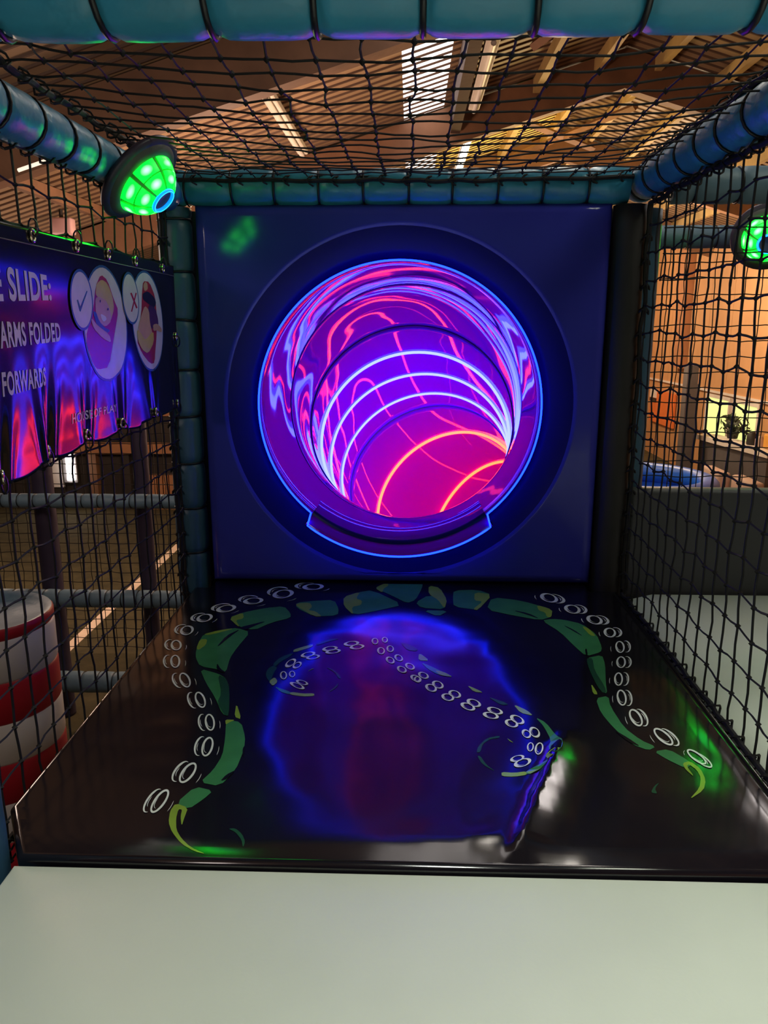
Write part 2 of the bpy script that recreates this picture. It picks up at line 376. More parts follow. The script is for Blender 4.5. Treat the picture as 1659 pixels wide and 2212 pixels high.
def flat_poly(mb, pts, z, mi):
    vs = [on_z(u, v, 0.0) for u, v in pts]; vs = [Vector((p.x, min(max(p.y, 0.945), 2.138), z)) for p in vs]
    tri = tessellate_polygon([vs]); n = len(mb.v)
    bm = bmesh.new(); bv = [bm.verts.new(v) for v in vs]
    for t in tri:
        try: bm.faces.new([bv[i] for i in t])
        except ValueError: pass
    for _ in range(6):
        lng = [e for e in bm.edges if e.calc_length() > 0.03]
        if not lng: break
        bmesh.ops.subdivide_edges(bm, edges=lng, cuts=1); bmesh.ops.triangulate(bm, faces=bm.faces[:])
    bm.verts.index_update(); vs = [v.co.copy() for v in bm.verts]; tri = [[v.index for v in f.verts] for f in bm.faces]; bm.free()
    mb.v += [(p.x, p.y, p.z + mat_h(p.x, p.y)) for p in vs]
    for t in tri:
        a, b, c = [vs[i] for i in t]
        if (b - a).cross(c - a).z < 0: t = (t[0], t[2], t[1])
        mb.f.append(tuple(n + i for i in t)); mb.mi.append(mi)
def smooth_poly(pts):
    # Chaikin once: softens hand traced outlines
    out = []
    n = len(pts)
    for i in range(n):
        p, q = pts[i], pts[(i + 1) % n]
        out += [(p[0]*.8 + q[0]*.2, p[1]*.8 + q[1]*.2), (p[0]*.2 + q[0]*.8, p[1]*.2 + q[1]*.8)]
    return out
def sucker(mb, cx, cy, rx, ry, ang, z, part=None, th=0.36, n=26):
    """a ring with a lighter brush stroke on both sides; part=(a0,a1) draws a C"""
    a0, a1 = part if part else (0, 360); k = n if not part else 18
    inn, outr = [], []
    ca, sa = math.cos(R(ang)), math.sin(R(ang))
    for i in range(k + 1):
        g = R(a0 + (a1 - a0) * i / k)
        tw = th * (0.42 + 0.58 * abs(math.cos(g)) ** 1.5)
        if part: tw *= min(1, 4 * min(i / k, 1 - i / k) + 0.15)
        for (lst, f) in ((outr, 1.0), (inn, 1 - tw)):
            x, y = rx * f * math.cos(g), ry * f * math.sin(g)
            lst.append((cx + x*ca - y*sa, cy + x*sa + y*ca))
    o = [on_z(u, v, 0) for u, v in outr]; q = [on_z(u, v, 0) for u, v in inn]
    n0 = len(mb.v)
    for a, b in zip(o, q): mb.v += [(a.x, min(a.y, 2.138), z + mat_h(a.x, a.y)), (b.x, min(b.y, 2.138), z + mat_h(b.x, b.y))]
    for i in range(k):
        a, b, c, d = [Vector(mb.v[n0 + j]) for j in (2*i, 2*i + 2, 2*i + 3, 2*i + 1)]
        t = (n0 + 2*i, n0 + 2*i + 2, n0 + 2*i + 3, n0 + 2*i + 1)
        if (b - a).cross(d - a).z < 0: t = t[::-1]
        mb.f.append(t); mb.mi.append(3)
def crop(ox, oy, s): return lambda pts: [(ox + x / s, oy + y / s) for x, y in pts]
C7, C8, CM = crop(230, 1220, 2.476), crop(900, 1220, 2.186), crop(640, 1240, 2.676)
PM = ['p_green', 'p_dkgreen', 'p_lime', 'p_white', 'p_black']
def tentacle(polys, suckers, small=False):
    mb = MB()
    for (T, pts, mi, lay) in polys: flat_poly(mb, smooth_poly(T(pts)), EX * (1 + lay * 0.5), mi)
    for (T, s, cx, cy, rx, ry, ang, c) in suckers:
        x, y = T([(cx, cy)])[0]
        sucker(mb, x, y, rx/s, ry/s, ang, EX * 2)
        sucker(mb, x, y, rx/s * .62, ry/s * .6, ang, EX * 2, part=(70, 200), th=0.16)
        if c:
            dx, dy = c[0] - cx, c[1] - cy
            px_, py_ = cx + dx * 0.98, cy + dy * 0.98; x2, y2 = T([(px_, py_)])[0]
            ca, sa = math.cos(R(ang)), math.sin(R(ang)); lx, ly = dx*ca + dy*sa, -dx*sa + dy*ca
            ph = math.degrees(math.atan2(ly / ry, lx / rx))
            sucker(mb, x2, y2, rx/s, ry/s, ang, EX * 2, part=(ph - 108, ph + 108), th=0.34)
            sucker(mb, x2, y2, rx/s * .55, ry/s * .55, ang, EX * 2, part=(ph - 70, ph + 40), th=0.2)
            x3, y3 = T([(cx - dx * 0.8, cy - dy * 0.8 + ry * .25)])[0]
            sucker(mb, x3, y3, rx/s * .95, ry/s * .85, ang, EX * 2, part=(ph + 150, ph + 215), th=0.1)
    return mb.obj('tentacle_print', PM, pm)
G, DG, LM, BK = 0, 1, 2, 4
tentacle([
    (CM, [(455,82),(530,50),(600,48),(730,48),(728,80),(690,150),(640,170),(560,130)], G, 0), (CM, [(455,82),(500,60),(530,48),(532,70),(505,85),(497,110)], LM, 1),
    (CM, [(272,135),(370,105),(440,95),(620,180),(480,210),(330,238),(275,185)], G, 0), (CM, [(272,135),(370,105),(345,145),(380,155),(375,180),(320,190),(330,238),(275,185)], LM, 1),
    (CM, [(0,165),(100,155),(220,150),(245,200),(240,240),(105,246),(0,195)], G, 0), (CM, [(0,170),(80,165),(92,190),(70,210),(110,215),(150,246),(105,246),(0,185)], LM, 1),
    (C7, [(655,285),(730,258),(850,232),(950,222),(985,260),(985,285),(880,310),(790,350),(700,330)], G, 0), (C7, [(655,288),(730,258),(735,290),(690,300),(712,332),(700,330)], LM, 1),
    (C7, [(478,470),(490,420),(520,370),(640,345),(700,340),(770,360),(700,440),(660,500),(640,578),(600,562),(500,545),(478,500)], G, 0),
    (C7, [(480,450),(500,400),(540,398),(532,430),(495,457)], LM, 1), (C7, [(520,372),(600,352),(690,342),(600,365),(540,378)], LM, 1),
    (C7, [(590,440),(640,380),(720,345),(660,385),(605,432)], BK, 2), (C7, [(588,560),(592,528),(610,560),(640,580),(610,575)], BK, 2),
    (C7, [(700,340),(860,300),(800,325),(740,352)], BK, 2),
    (C7, [(500,558),(600,585),(640,610),(658,660),(655,810),(620,800),(580,710),(530,630)], G, 0), (C7, [(595,590),(640,610),(658,660),(655,810),(630,805),(592,740),(615,690)], DG, 1),
    (C7, [(695,740),(722,828),(684,815)], LM, 0),
    (C7, [(640,832),(720,842),(742,920),(737,985),(690,1100),(605,1185),(500,1165),(570,1100),(620,1020),(635,930)], G, 0), (C7, [(635,830),(690,832),(660,843),(638,858)], LM, 1),
    (C7, [(692,1098),(640,1125),(608,1160),(645,1148)], BK, 2), (C7, [(742,965),(728,985),(728,1030),(738,1000)], BK, 2),
    (C7, [(475,1187),(570,1210),(520,1255),(440,1310),(372,1277)], G, 0),
    (C7, [(370,1277),(437,1302),(415,1360),(402,1400),(396,1350),(405,1312),(385,1310),(372,1360),(374,1420),(400,1465),(450,1508),(535,1540),(470,1527),(400,1492),(350,1432),(332,1380),(340,1320)], LM, 0),
    (C7, [(650,1412),(690,1410),(725,1440),(742,1480),(730,1512),(722,1470),(690,1430)], DG, 0)],
    [(C7, 2.476, 1105,120,58,16,-3,(1062,113)), (C7, 2.476, 945,158,58,22,-8,(915,142)), (C7, 2.476, 785,196,55,17,-6,(758,184)), (C7, 2.476, 640,238,55,18,-10,(612,230)),
     (C7, 2.476, 525,288,45,20,-12,(492,283)), (C7, 2.476, 430,353,38,24,-15,(398,346)), (C7, 2.476, 373,432,30,27,-10,(338,429)), (C7, 2.476, 368,520,27,35,0,(328,520)),
     (C7, 2.476, 420,620,28,42,-28,(380,622)), (C7, 2.476, 502,725,27,45,-22,(460,727)), (C7, 2.476, 553,845,27,46,-8,(515,845)), (C7, 2.476, 540,975,30,54,18,(500,972)),
     (C7, 2.476, 435,1115,32,66,38,(395,1108)), (C7, 2.476, 285,1268,30,76,36,(245,1265))])
tentacle([
    (CM, [(690,165),(765,120),(850,150),(860,205),(720,195)], G, 0), (CM, [(765,68),(830,80),(872,150),(857,202),(820,150),(765,115)], LM, 1),
    (CM, [(730,210),(880,212),(820,246)], G, 0), (CM, [(910,95),(1050,92),(1130,120),(1050,208),(910,190),(905,140)], G, 0),
    (CM, [(1032,105),(1135,120),(1050,210),(1020,205),(1080,160),(1028,155)], LM, 1),
    (CM, [(1130,135),(1300,155),(1480,205),(1475,250),(1410,268),(1250,240),(1100,207)], G, 0), (CM, [(1390,180),(1480,208),(1475,252),(1447,250),(1440,225),(1400,212)], LM, 1),
    (CM, [(1250,212),(1340,228),(1410,262),(1330,236)], BK, 2),
    (C8, [(590,264),(640,257),(700,262),(780,280),(850,330),(875,390),(870,412),(800,432),(740,380),(680,320)], G, 0), (C8, [(778,290),(812,302),(847,338),(820,335)], LM, 1),
    (C8, [(690,285),(745,310),(790,342),(725,306)], BK, 2), (C8, [(795,400),(803,395),(808,428),(800,430)], BK, 2),
    (C8, [(800,442),(875,425),(890,470),(893,560),(900,610),(870,600),(825,520)], G, 0), (C8, [(800,445),(830,440),(840,500),(890,580),(895,610),(860,590),(820,510)], DG, 1),
    (C8, [(822,560),(858,614),(833,612)], LM, 0),
    (C8, [(845,632),(905,620),(915,670),(980,770),(1060,830),(1130,860),(1095,877),(1020,850),(930,770),(870,700)], G, 0), (C8, [(925,775),(1000,820),(1060,862),(1000,838)], BK, 2),
    (C8, [(1120,882),(1190,872),(1280,925),(1300,945),(1270,965),(1180,920)], G, 0),
    (C8, [(1255,940),(1290,930),(1340,965),(1365,1020),(1355,1070),(1285,1115),(1335,1060),(1342,1010),(1322,972),(1285,945),(1275,955),(1312,1007),(1268,970)], LM, 1),
    (C8, [(1147,1030),(1122,1048),(1105,1080),(1137,1086),(1124,1062)], DG, 0)],
    [(C8, 2.186, 625,158,44,20,15,(660,162)), (C8, 2.186, 735,212,40,20,12,(768,212)), (C8, 2.186, 840,262,40,20,14,(872,262)), (C8, 2.186, 912,322,30,22,15,(942,320)),
     (C8, 2.186, 960,390,22,28,-12,(990,388)), (C8, 2.186, 965,463,23,28,0,(993,463)), (C8, 2.186, 953,543,21,31,0,(983,543)), (C8, 2.186, 968,630,23,38,-12,(996,632)),
     (C8, 2.186, 1035,725,26,46,-32,(1062,725)), (C8, 2.186, 1165,815,24,58,-50,(1195,818)), (C8, 2.186, 1322,910,20,56,-54,(1350,926))])
tentacle([
    (C7, [(1000,455),(1050,440),(1105,425),(1102,440),(1000,470)], LM, 0), (C7, [(890,530),(930,495),(1000,470),(985,490),(930,520),(902,547)], DG, 0),
    (C7, [(1120,420),(1200,395),(1250,395),(1190,410),(1125,432)], DG, 0),
    (C7, [(850,600),(860,560),(890,540),(915,550),(895,580),(880,620),(890,652)], DG, 0), (C7, [(868,630),(900,605),(917,630),(890,654)], LM, 1),
    (C7, [(900,655),(930,665),(985,682),(980,696),(930,682)], G, 0), (C7, [(985,682),(1050,690),(1110,688),(1112,702),(1050,705),(980,696)], LM, 0),
    (C7, [(1170,548),(1215,562),(1248,590),(1255,612),(1240,608),(1220,575)], DG, 0), (C7, [(1245,630),(1230,660),(1185,685),(1215,660)], DG, 0), (C7, [(1075,575),(1095,560),(1115,556),(1090,566)], LM, 0)],
    [(C7, 2.476, *t, None) for t in ((1310,422,42,12,-6),(1340,440,40,12,-6),(1195,450,42,12,-8),(1212,465,42,11,-8),(1078,482,40,13,-12),(1105,496,38,11,-10),(985,528,34,16,-34),(1020,540,27,14,-30),(947,595,19,22,0),(993,588,17,17,0),(1046,633,34,11,14),(1020,650,42,12,20))], True)
tentacle([
    (CM, [(600,395),(650,408),(705,436),(690,447),(640,440)], DG, 0), (CM, [(710,455),(772,502),(705,500)], LM, 0), (CM, [(720,510),(790,540),(910,600),(820,585),(760,552)], G, 0), (CM, [(800,560),(850,568),(910,600),(830,588)], LM, 1),
    (C8, [(235,568),(320,605),(270,600)], LM, 0), (C8, [(330,620),(440,660),(400,664)], DG, 0), (C8, [(455,660),(520,688),(552,714),(490,700)], LM, 0),
    (C8, [(560,720),(610,745),(660,810),(690,850),(682,890),(650,922),(620,870),(635,830),(600,762)], G, 0), (C8, [(605,905),(640,890),(682,890),(620,948)], LM, 1),
    (C8, [(590,940),(622,950),(600,970),(520,992),(515,976)], G, 0), (C8, [(400,980),(460,984),(518,976),(522,992),(460,1002),(402,1000)], LM, 0),
    (C8, [(390,808),(330,820),(290,860),(283,888),(300,888),(312,848),(345,825),(392,818)], DG, 0), (C8, [(286,905),(310,945),(375,980),(330,948),(300,905)], DG, 0), (C8, [(425,818),(460,842),(440,834)], LM, 0)],
    [(CM, 2.676, *t, None) for t in ((455,390,20,17,20),(512,383,18,15,20),(490,445,23,19,20),(543,434,22,18,20),(543,500,28,17,28),(592,487,27,17,28),(610,555,30,17,24),(657,537,30,17,24),(690,607,33,17,24),(735,590,33,17,22))]
    + [(C8, 2.186, *t, None) for t in ((5,545,18,14,20),(68,585,29,16,20),(100,570,29,16,20),(147,627,31,16,12),(180,612,31,16,16),(242,670,37,15,20),(270,653,36,16,20),(350,712,39,14,12),(370,690,39,14,16),(448,750,33,17,18),(475,732,37,17,25),(518,800,25,17,40),(557,793,30,20,45),(537,862,16,21,10),(578,870,20,29,14),(475,917,35,14,-16),(500,937,43,18,-18))], True)

# ------------------------------------------------------------------ slide panel with dish
HX, HZ = -0.030, 0.508       # centre of the slide mouth
PY = 2.139
def slide_panel():
    # front skin: rectangle with round hole, filled by a ring of quads
    mb = MB(); x0, x1, z0, z1 = -0.574, 0.522, 0.001, 1.038
    n = 96; hole_r = 0.478
    ang = [2*math.pi*i/n for i in range(n)]
    def edge(a, m=0.0):
        c, s = math.cos(a), math.sin(a); t = 1e9
        if c > 1e-9: t = min(t, (x1 - m - HX) / c)
        if c < -1e-9: t = min(t, (x0 + m - HX) / c)
        if s > 1e-9: t = min(t, (z1 - m - HZ) / s)
        if s < -1e-9: t = min(t, (z0 + m - HZ) / s)
        return HX + c*t, HZ + s*t
    corners = [math.atan2(z - HZ, x - HX) % (2*math.pi) for x in (x0, x1) for z in (z0, z1)]
    for cgl in corners:
        k = min(range(n), key=lambda i: abs(ang[i] - cgl)); ang[k] = cgl
    bev = 0.028
    rings = []
    prof = [(0.0, 0.06), (0.0, 0.03), (0.004, 0.016), (0.012, 0.006), (0.022, 0.001), (bev, 0.0), (bev + 0.004, 0.0)]
    for (ins, dep) in prof: rings.append([(*edge(a, ins), PY + dep) for a in ang])
    def circ(r, dep): rings.append([(HX + r*math.cos(a), max(HZ + r*math.sin(a), 0.031), PY + dep) for a in ang])
    circ(hole_r + 0.008, 0.0); circ(hole_r + 0.004, 0.0); circ(hole_r - 0.004, 0.003)
    for rg in rings:
        for (x, z, yy) in rg: mb.v.append((x, yy, z))
    for i in range(len(rings) - 1):
        for j in range(n):
            j2 = (j + 1) % n; mb.f.append((i*n + j, i*n + j2, (i+1)*n + j2, (i+1)*n + j)); mb.mi.append(0)
    o = mb.obj('slide_panel', 'panel', smooth=True)
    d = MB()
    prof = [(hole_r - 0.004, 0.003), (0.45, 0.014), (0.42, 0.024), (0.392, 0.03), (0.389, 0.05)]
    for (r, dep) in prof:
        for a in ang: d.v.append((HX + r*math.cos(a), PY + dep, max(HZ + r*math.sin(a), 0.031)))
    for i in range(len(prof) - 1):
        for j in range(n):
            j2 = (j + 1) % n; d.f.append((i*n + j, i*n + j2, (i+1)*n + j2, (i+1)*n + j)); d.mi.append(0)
    dd = d.obj('mouth_dish', 'dish', o, smooth=True); tag(dd, 'dished ring around the slide mouth, coloured darker for its shade')
    for a, b, c in ((-0.66, -0.56, 2.226), (0.5, 0.578, 2.214)): MB().box((a, c, -0.06), (b, c + 0.006, 1.03)).obj('gap_filler', 'dark', o)  # added dark strips filling the shaded gaps beside the panel
    return o
sp = slide_panel()
tag(sp, 'square navy plastic panel around the round glowing slide mouth', 'slide panel')

# ------------------------------------------------------------------ tube slide: a helical bend falling away to the right
TR = 0.375
PP = (0.1268, 0.851, -0.3745, 0.1012, -0.3197, 0.5348, -0.0221, 0.4896)
DS = 0.01
TC = []; TT = []
p = Vector((PP[6], 2.5, PP[7]))
for i in range(230):
    s = i * DS; th = PP[0] + PP[1]*s + PP[2]*s*s; ph = PP[3] + PP[4]*s + PP[5]*s*s
    t = Vector((math.sin(ph)*math.cos(th), math.cos(ph)*math.cos(th), -math.sin(th)))
    TC.append(p.copy()); TT.append(t); p = p + t * DS
def frame(s):
    i = min(int(round(s / DS)), len(TC) - 1); t = TT[i]
    a = t.cross(Vector((0, 0, 1))).normalized(); b = a.cross(t).normalized()
    return TC[i], t, a, b
def ring_pts(s, r, n):
    c, t, a, b = frame(s)
    return [c + (a*math.cos(2*math.pi*j/n) + b*math.sin(2*math.pi*j/n)) * r for j in range(n)]
def tube_section(s0, s1, parent, n=96):
    mb = MB(); ks = max(3, int((s1 - s0) / 0.03)); ss = [s0 + (s1 - s0) * i / ks for i in range(ks + 1)]
    for rr in (TR, TR + 0.008):
        for s in ss: mb.v += [tuple(q) for q in ring_pts(s, rr, n)]
    m = len(ss)
    for k in range(2):
        for i in range(m - 1):
            for j in range(n):
                j2 = (j + 1) % n; o = k * m * n
                q = (o + i*n + j, o + (i+1)*n + j, o + (i+1)*n + j2, o + i*n + j2)
                mb.f.append(q if k == 0 else q[::-1]); mb.mi.append(0)
    for i in (0, m - 1):
        for j in range(n):
            j2 = (j + 1) % n; q = (i*n + j, i*n + j2, m*n + i*n + j2, m*n + i*n + j); mb.f.append(q); mb.mi.append(0)
    return mb.obj('tube_section', 'tube', parent, smooth=True)
ts = empty('tube_slide', (HX, 2.5, 0.1), 'glossy violet tube slide with glowing blue and red rings inside the navy panel', 'slide')
# straight mouth: rolled rim, then a short bore with its far end dropped into the bend
mo = MB(); n = 128
c1, t1, a1, b1 = frame(0.02)
prof = [(0.388, 0.05), (0.3885, 0.01), (0.388, 0.002), (0.3865, -0.003), (0.385, -0.003), (0.383, 0.002), (0.381, 0.012), (0.379, 0.03)]
for (r, dep) in prof:
    for j in range(n): g = 2*math.pi*j/n; mo.v.append((HX + r*math.cos(g), PY + dep, HZ + r*math.sin(g)))
kk = 14
for i in range(1, kk + 1):
    f = i / kk; y = PY + 0.03
    for j in range(n):
        g = 2*math.pi*j/n
        a = Vector((HX + 0.379*math.cos(g), y, HZ + 0.379*math.sin(g)))
        b = c1 + (a1*math.cos(g) + b1*math.sin(g)) * (TR + 0.0003)
        mo.v.append(tuple(a.lerp(b, f)))
for i in range(len(prof) + kk - 1):
    for j in range(n):
        if i < len(prof) + 3 and 231 < 360*(j + .5)/n < 309: continue        # the scoop takes over here
        j2 = (j + 1) % n; mo.f.append((i*n + j, i*n + j2, (i+1)*n + j2, (i+1)*n + j)); mo.mi.append(0)
mo.obj('slide_mouth', 'tube', ts, smooth=True)
SEAMS = (0.3949, 1.0327)
for a, b in ((0.02, 0.3949), (0.40, 1.0327), (1.038, 1.75), (1.755, 2.28)): tube_section(a, b, ts)
for s in SEAMS: MB().tube(ring_pts(s, TR - 0.001, 96), 0.003, 6, closed=True).obj('tube_seam', 'seam', ts, smooth=True)
for i, s in enumerate((0.5855, 0.7627, 0.9165)):
    tag(MB().tube(ring_pts(s, TR - 0.003, 96), 0.0068 - 0.0006 * i, 6, closed=True).obj('light_ring', 'led_blue', ts), 'pale blue glowing ring')
for s in (1.2772, 1.615, 1.95): tag(MB().tube(ring_pts(s, TR - 0.003, 96), 0.0078, 6, closed=True).obj('light_ring', 'led_red', ts), 'orange red glowing ring')
# closed far end
ce = MB(); ce.v = [tuple(q) for q in ring_pts(2.28, TR + 0.004, 96)]; ce.f = [tuple(range(96))]; ce.mi = [0]; ce.obj('tube_end', 'tube', ts)
rl = []
for j in range(180):
    g = 2*math.pi*j/180; dg = math.degrees(g); lo = 231 < dg < 309
    rr, dd = (0.4165, -0.030) if lo else (0.3868, -0.004)
    if lo or not (229 < dg < 311): rl.append((HX + rr*math.cos(g), PY + dd, HZ + rr*math.sin(g)))
    elif dg <= 231 or dg >= 309: rl.append((HX + 0.3868*math.cos(g), PY - 0.008, HZ + 0.3868*math.sin(g)))
tag(MB().tube(rl, 0.0026, 6, closed=True).obj('rim_light', 'led_rim', ts), 'deep blue glowing outline of the slide mouth and its lip')
# lip: a tongue under the mouth, stepping out of the panel
lp = MB(); n = 48; A0, A1 = R(231), R(309)
lprof = [(0.3785, 0.16), (0.3785, 0.13), (0.386, 0.085), (0.393, 0.05), (0.4, 0.016), (0.407, -0.015), (0.413, -0.028), (0.417, -0.029), (0.42, -0.02), (0.42, 0.03)]
for (r, dep) in lprof:
    for j in range(n + 1):
        g = A0 + (A1 - A0) * j / n; lp.v.append((HX + r*math.cos(g), PY + dep, HZ + r*math.sin(g)))
for i in range(len(lprof) - 1):
    for j in range(n): lp.f.append((i*(n+1) + j, i*(n+1) + j + 1, (i+1)*(n+1) + j + 1, (i+1)*(n+1) + j)); lp.mi.append(0)
for j in (0, n):                      # stepped end walls of the scoop
    b = len(lp.v); g = A0 + (A1 - A0) * j / n
    pr_ = [(0.384, -0.004), (0.384, 0.08)] + lprof[2:]
    for (r, dep) in pr_: lp.v.append((HX + r*math.cos(g), PY + dep, HZ + r*math.sin(g)))
    t = tuple(b + q for q in range(len(pr_))); lp.f.append(t if j == 0 else t[::-1]); lp.mi.append(0)
lp.obj('slide_lip', 'tube', ts, smooth=True)

# ------------------------------------------------------------------ padded beams and posts (lashed foam tubes)
TIE = {}
def padded(name, a, b, r, m, label, cat, group=None, pitch=0.115, start=0.05, tie_r=0.0030, seed=0, n=20, ties=True):
    a, b = Vector(a), Vector(b); L = (b - a).length
    o = None
    pos = []; x = start
    while x < L - 0.02: pos.append(x + 0.006 * noise.noise((x * 9, seed, 0))); x += pitch
    ss = set([0.0, L])
    for q in pos:
        for d in (-0.03, -0.014, -0.006, 0, 0.006, 0.014, 0.03):
            if 0 < q + d < L: ss.add(q + d)
    for i in range(int(L / 0.05)): ss.add(i * 0.05)
    ss = sorted(ss)
    mb = MB(); rows = []
    for s in ss:
        d = min([abs(s - q) for q in pos] + [1]); row = []
        for j in range(n):
            g = 2*math.pi*j/n
            rr = r * (1 + 0.03 * noise.noise((s*14 + seed, math.cos(g)*1.5, math.sin(g)*1.5)) + 0.025 * math.exp(-d/0.03) * noise.noise((math.cos(g)*5, math.sin(g)*5, round(s/pitch) + seed)))
            if ties: rr -= r * 0.11 * math.exp(-(d/0.0075)**2) + r*0.03*math.exp(-(d/0.02)**2)
            row.append((rr*math.cos(g), rr*math.sin(g), s))
        mb.v += row
    for i in range(len(ss) - 1):
        for j in range(n): mb.f.append((i*n + j, i*n + (j+1) % n, (i+1)*n + (j+1) % n, (i+1)*n + j)); mb.mi.append(0)
    mb.f += [tuple(range(n))[::-1], tuple((len(ss)-1)*n + j for j in range(n))]; mb.mi += [0, 0]
    o = mb.obj(name, m, smooth=True)
    o.location = a; o.rotation_euler = (b - a).to_track_quat('Z', 'Y').to_euler()
    tag(o, label, cat, group)
    if ties:
        key = (round(r, 3), tie_r)
        if key not in TIE:
            t = MB().tube([(r*0.945*math.cos(2*math.pi*j/20), r*0.945*math.sin(2*math.pi*j/20), 0) for j in range(20)], tie_r, 5, closed=True)
            TIE[key] = t.mesh('cable_tie', 'tie', True)
        for i, q in enumerate(pos):
            t = link('cable_tie', TIE[key], o, world=False); t.location = (0, 0, q)
            t.rotation_euler = (0.12 * noise.noise((q*7, seed, 3)), 0.12 * noise.noise((q*7, seed, 8)), 0)
    return o
ZB = 1.078; RB = 0.046
padded('padded_beam', (-0.78, 0.9, 1.066), (0.78, 0.9, 1.066), 0.051, 'teal', 'teal padded beam across the top nearest the viewer, above the net roof', 'padded beam', start=0.0185, seed=1, pitch=0.1105, tie_r=0.0036)
padded('padded_beam', (-0.66, 2.165, ZB), (0.555, 2.165, ZB), RB, 'teal', 'teal padded beam along the top edge of the navy slide panel', 'padded beam', start=0.075, seed=2)
padded('padded_beam', (-0.63, 0.97, 1.04), (-0.63, 2.1, 1.056), 0.042, 'teal', 'padded beam running back to the green saucer lamp, on the banner side', 'padded beam', start=0.03, seed=3)
padded('padded_beam', (0.61, 0.96, 1.08), (0.603, 2.21, 1.088), 0.045, 'teal', 'padded beam running back above the right hand net, lit blue', 'padded beam', start=0.06, seed=4)
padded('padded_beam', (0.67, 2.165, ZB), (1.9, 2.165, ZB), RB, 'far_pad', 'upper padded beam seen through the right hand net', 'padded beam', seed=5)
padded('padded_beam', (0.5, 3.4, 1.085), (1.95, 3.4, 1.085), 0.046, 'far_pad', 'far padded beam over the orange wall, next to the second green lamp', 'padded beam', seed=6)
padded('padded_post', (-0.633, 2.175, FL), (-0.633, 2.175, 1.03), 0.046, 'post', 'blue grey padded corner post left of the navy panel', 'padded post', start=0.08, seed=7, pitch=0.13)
padded('padded_post', (0.568, 2.165, FL), (0.568, 2.165, 1.03), 0.044, 'dark', 'added black padded post filling the shaded gap along the right edge of the navy panel', 'padded post', seed=8, ties=False)  # black filler put where there is only a shaded gap
padded('padded_post', (0.628, 2.245, FL), (0.628, 2.245, 1.03), 0.046, 'post', 'slim blue padded post behind the black filler post, before the orange wall', 'padded post', seed=18, ties=False)
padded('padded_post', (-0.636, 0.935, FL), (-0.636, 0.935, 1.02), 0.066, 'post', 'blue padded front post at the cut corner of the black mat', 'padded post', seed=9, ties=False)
# sleeves where the beams meet
# far climbing frame on the left, in the plane y = 5.2
YF2 = 5.3
for (z, r, lab, sd) in ((-0.47, 0.052, 'upper far blue padded beam of the climbing frame below the banner', 11), (-1.2, 0.066, 'middle far blue padded beam crossing above the striped column', 12), (-1.86, 0.08, 'lowest far blue padded beam beside the black mat edge', 13)):
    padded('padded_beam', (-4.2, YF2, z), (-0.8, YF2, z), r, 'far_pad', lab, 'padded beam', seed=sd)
for (x, r, lab) in ((-2.66, 0.075, 'dark purple padded post behind the net, nearer the picture edge'), (-1.93, 0.055, 'dark purple padded post behind the net, beside the white pitch line')):
    padded('padded_post', (x, YF2 + 0.14, FL), (x, YF2 + 0.14, 0.2), r, 'purple_pad', lab, 'padded post', seed=x, ties=False)

# charcoal barrier behind the right bay
pad_box('barrier_pad', (0.616, 2.14, -0.05), (1.9, 2.195, 0.283), 0.012, 'barrier', 'low charcoal padded barrier behind the cream pad on the right', 'barrier')

# ------------------------------------------------------------------ nets
def net(name, fn, ni, nj, label, r=0.0022, knot=0.0052, sub=2, sag=0.004, seed=0, skip=None, m='cord', border=None):
    """fn(i, j) -> knot position; strands run along i and along j"""
    mb = MB()
    P = [[Vector(fn(i, j)) for j in range(nj)] for i in range(ni)]
    def strand(pts):
        full = []
        for a, b in zip(pts, pts[1:]):
            full.append(a)
            mid = (a + b) / 2 + Vector([sag * noise.noise((a*23 + Vector((k*9.1, seed, 0)))) for k in range(3)])
            full.append(mid)
        full.append(pts[-1]); mb.tube(full, r, 4, cap=False)
    for i in range(ni): strand(P[i])
    for j in range(nj): strand([P[i][j] for i in range(ni)])
    if knot:
        for i in range(ni):
            for j in range(nj): mb.blob(P[i][j], (knot, knot, knot))
    o = mb.obj(name, m); tag(o, label, 'net')
    if border:
        for pts in border:
            b = MB()
            fine = []
            for a, c in zip(pts, pts[1:]):
                a, c = Vector(a), Vector(c); k = max(2, int((c - a).length / 0.02))
                for q in range(k):
                    pz = a.lerp(c, q / k)
                    fine.append(pz + Vector([0.006 * noise.noise(pz*17 + Vector((t*5.3, seed, 1))) for t in range(3)]))
            fine.append(Vector(pts[-1]))
            b.tube(fine, 0.0055, 6)
            for q in range(2, len(fine) - 2, 3):     # lashing loops
                c = fine[q]; t = (fine[q+1] - fine[q-1]).normalized(); u = t.orthogonal().normalized(); v = t.cross(u)
                b.tube([c + (u*math.cos(g) + v*math.sin(g)) * (0.012 + 0.004*noise.noise(c*31)) + t * 0.008 * math.sin(2*g) for g in [k*math.pi/4 for k in range(8)]], 0.0024, 4, closed=True)
            b.obj('border_rope', m, o)
    return o
def jit(i, j, s, a): return Vector([a * noise.noise((i*1.73 + k*11, j*1.37, s)) for k in range(3)])
def top_fn(i, j):
    x = -0.60 + 1.2 * i / 18; y = 0.93 + 1.2 * j / 20
    u, v = i / 18 - .5, j / 20 - .5
    sag = 0.035 * (1 - 4*u*u) * (1 - 4*v*v)
    return Vector((x + 0.02*v*u, y, 1.10 - sag)) + jit(i, j, 1, 0.009)
net('roof_net', top_fn, 19, 21, 'black square mesh net stretched as the roof of the bay', r=0.0018, knot=0.0058, seed=1, border=[[(-0.6, 2.118, 1.09), (0, 2.116, 1.085), (0.58, 2.118, 1.09)], [(-0.6, 0.95, 1.098), (-0.6, 1.5, 1.10), (-0.6, 2.1, 1.108)], [(0.585, 0.95, 1.125), (0.58, 1.5, 1.125), (0.575, 2.1, 1.12)]])
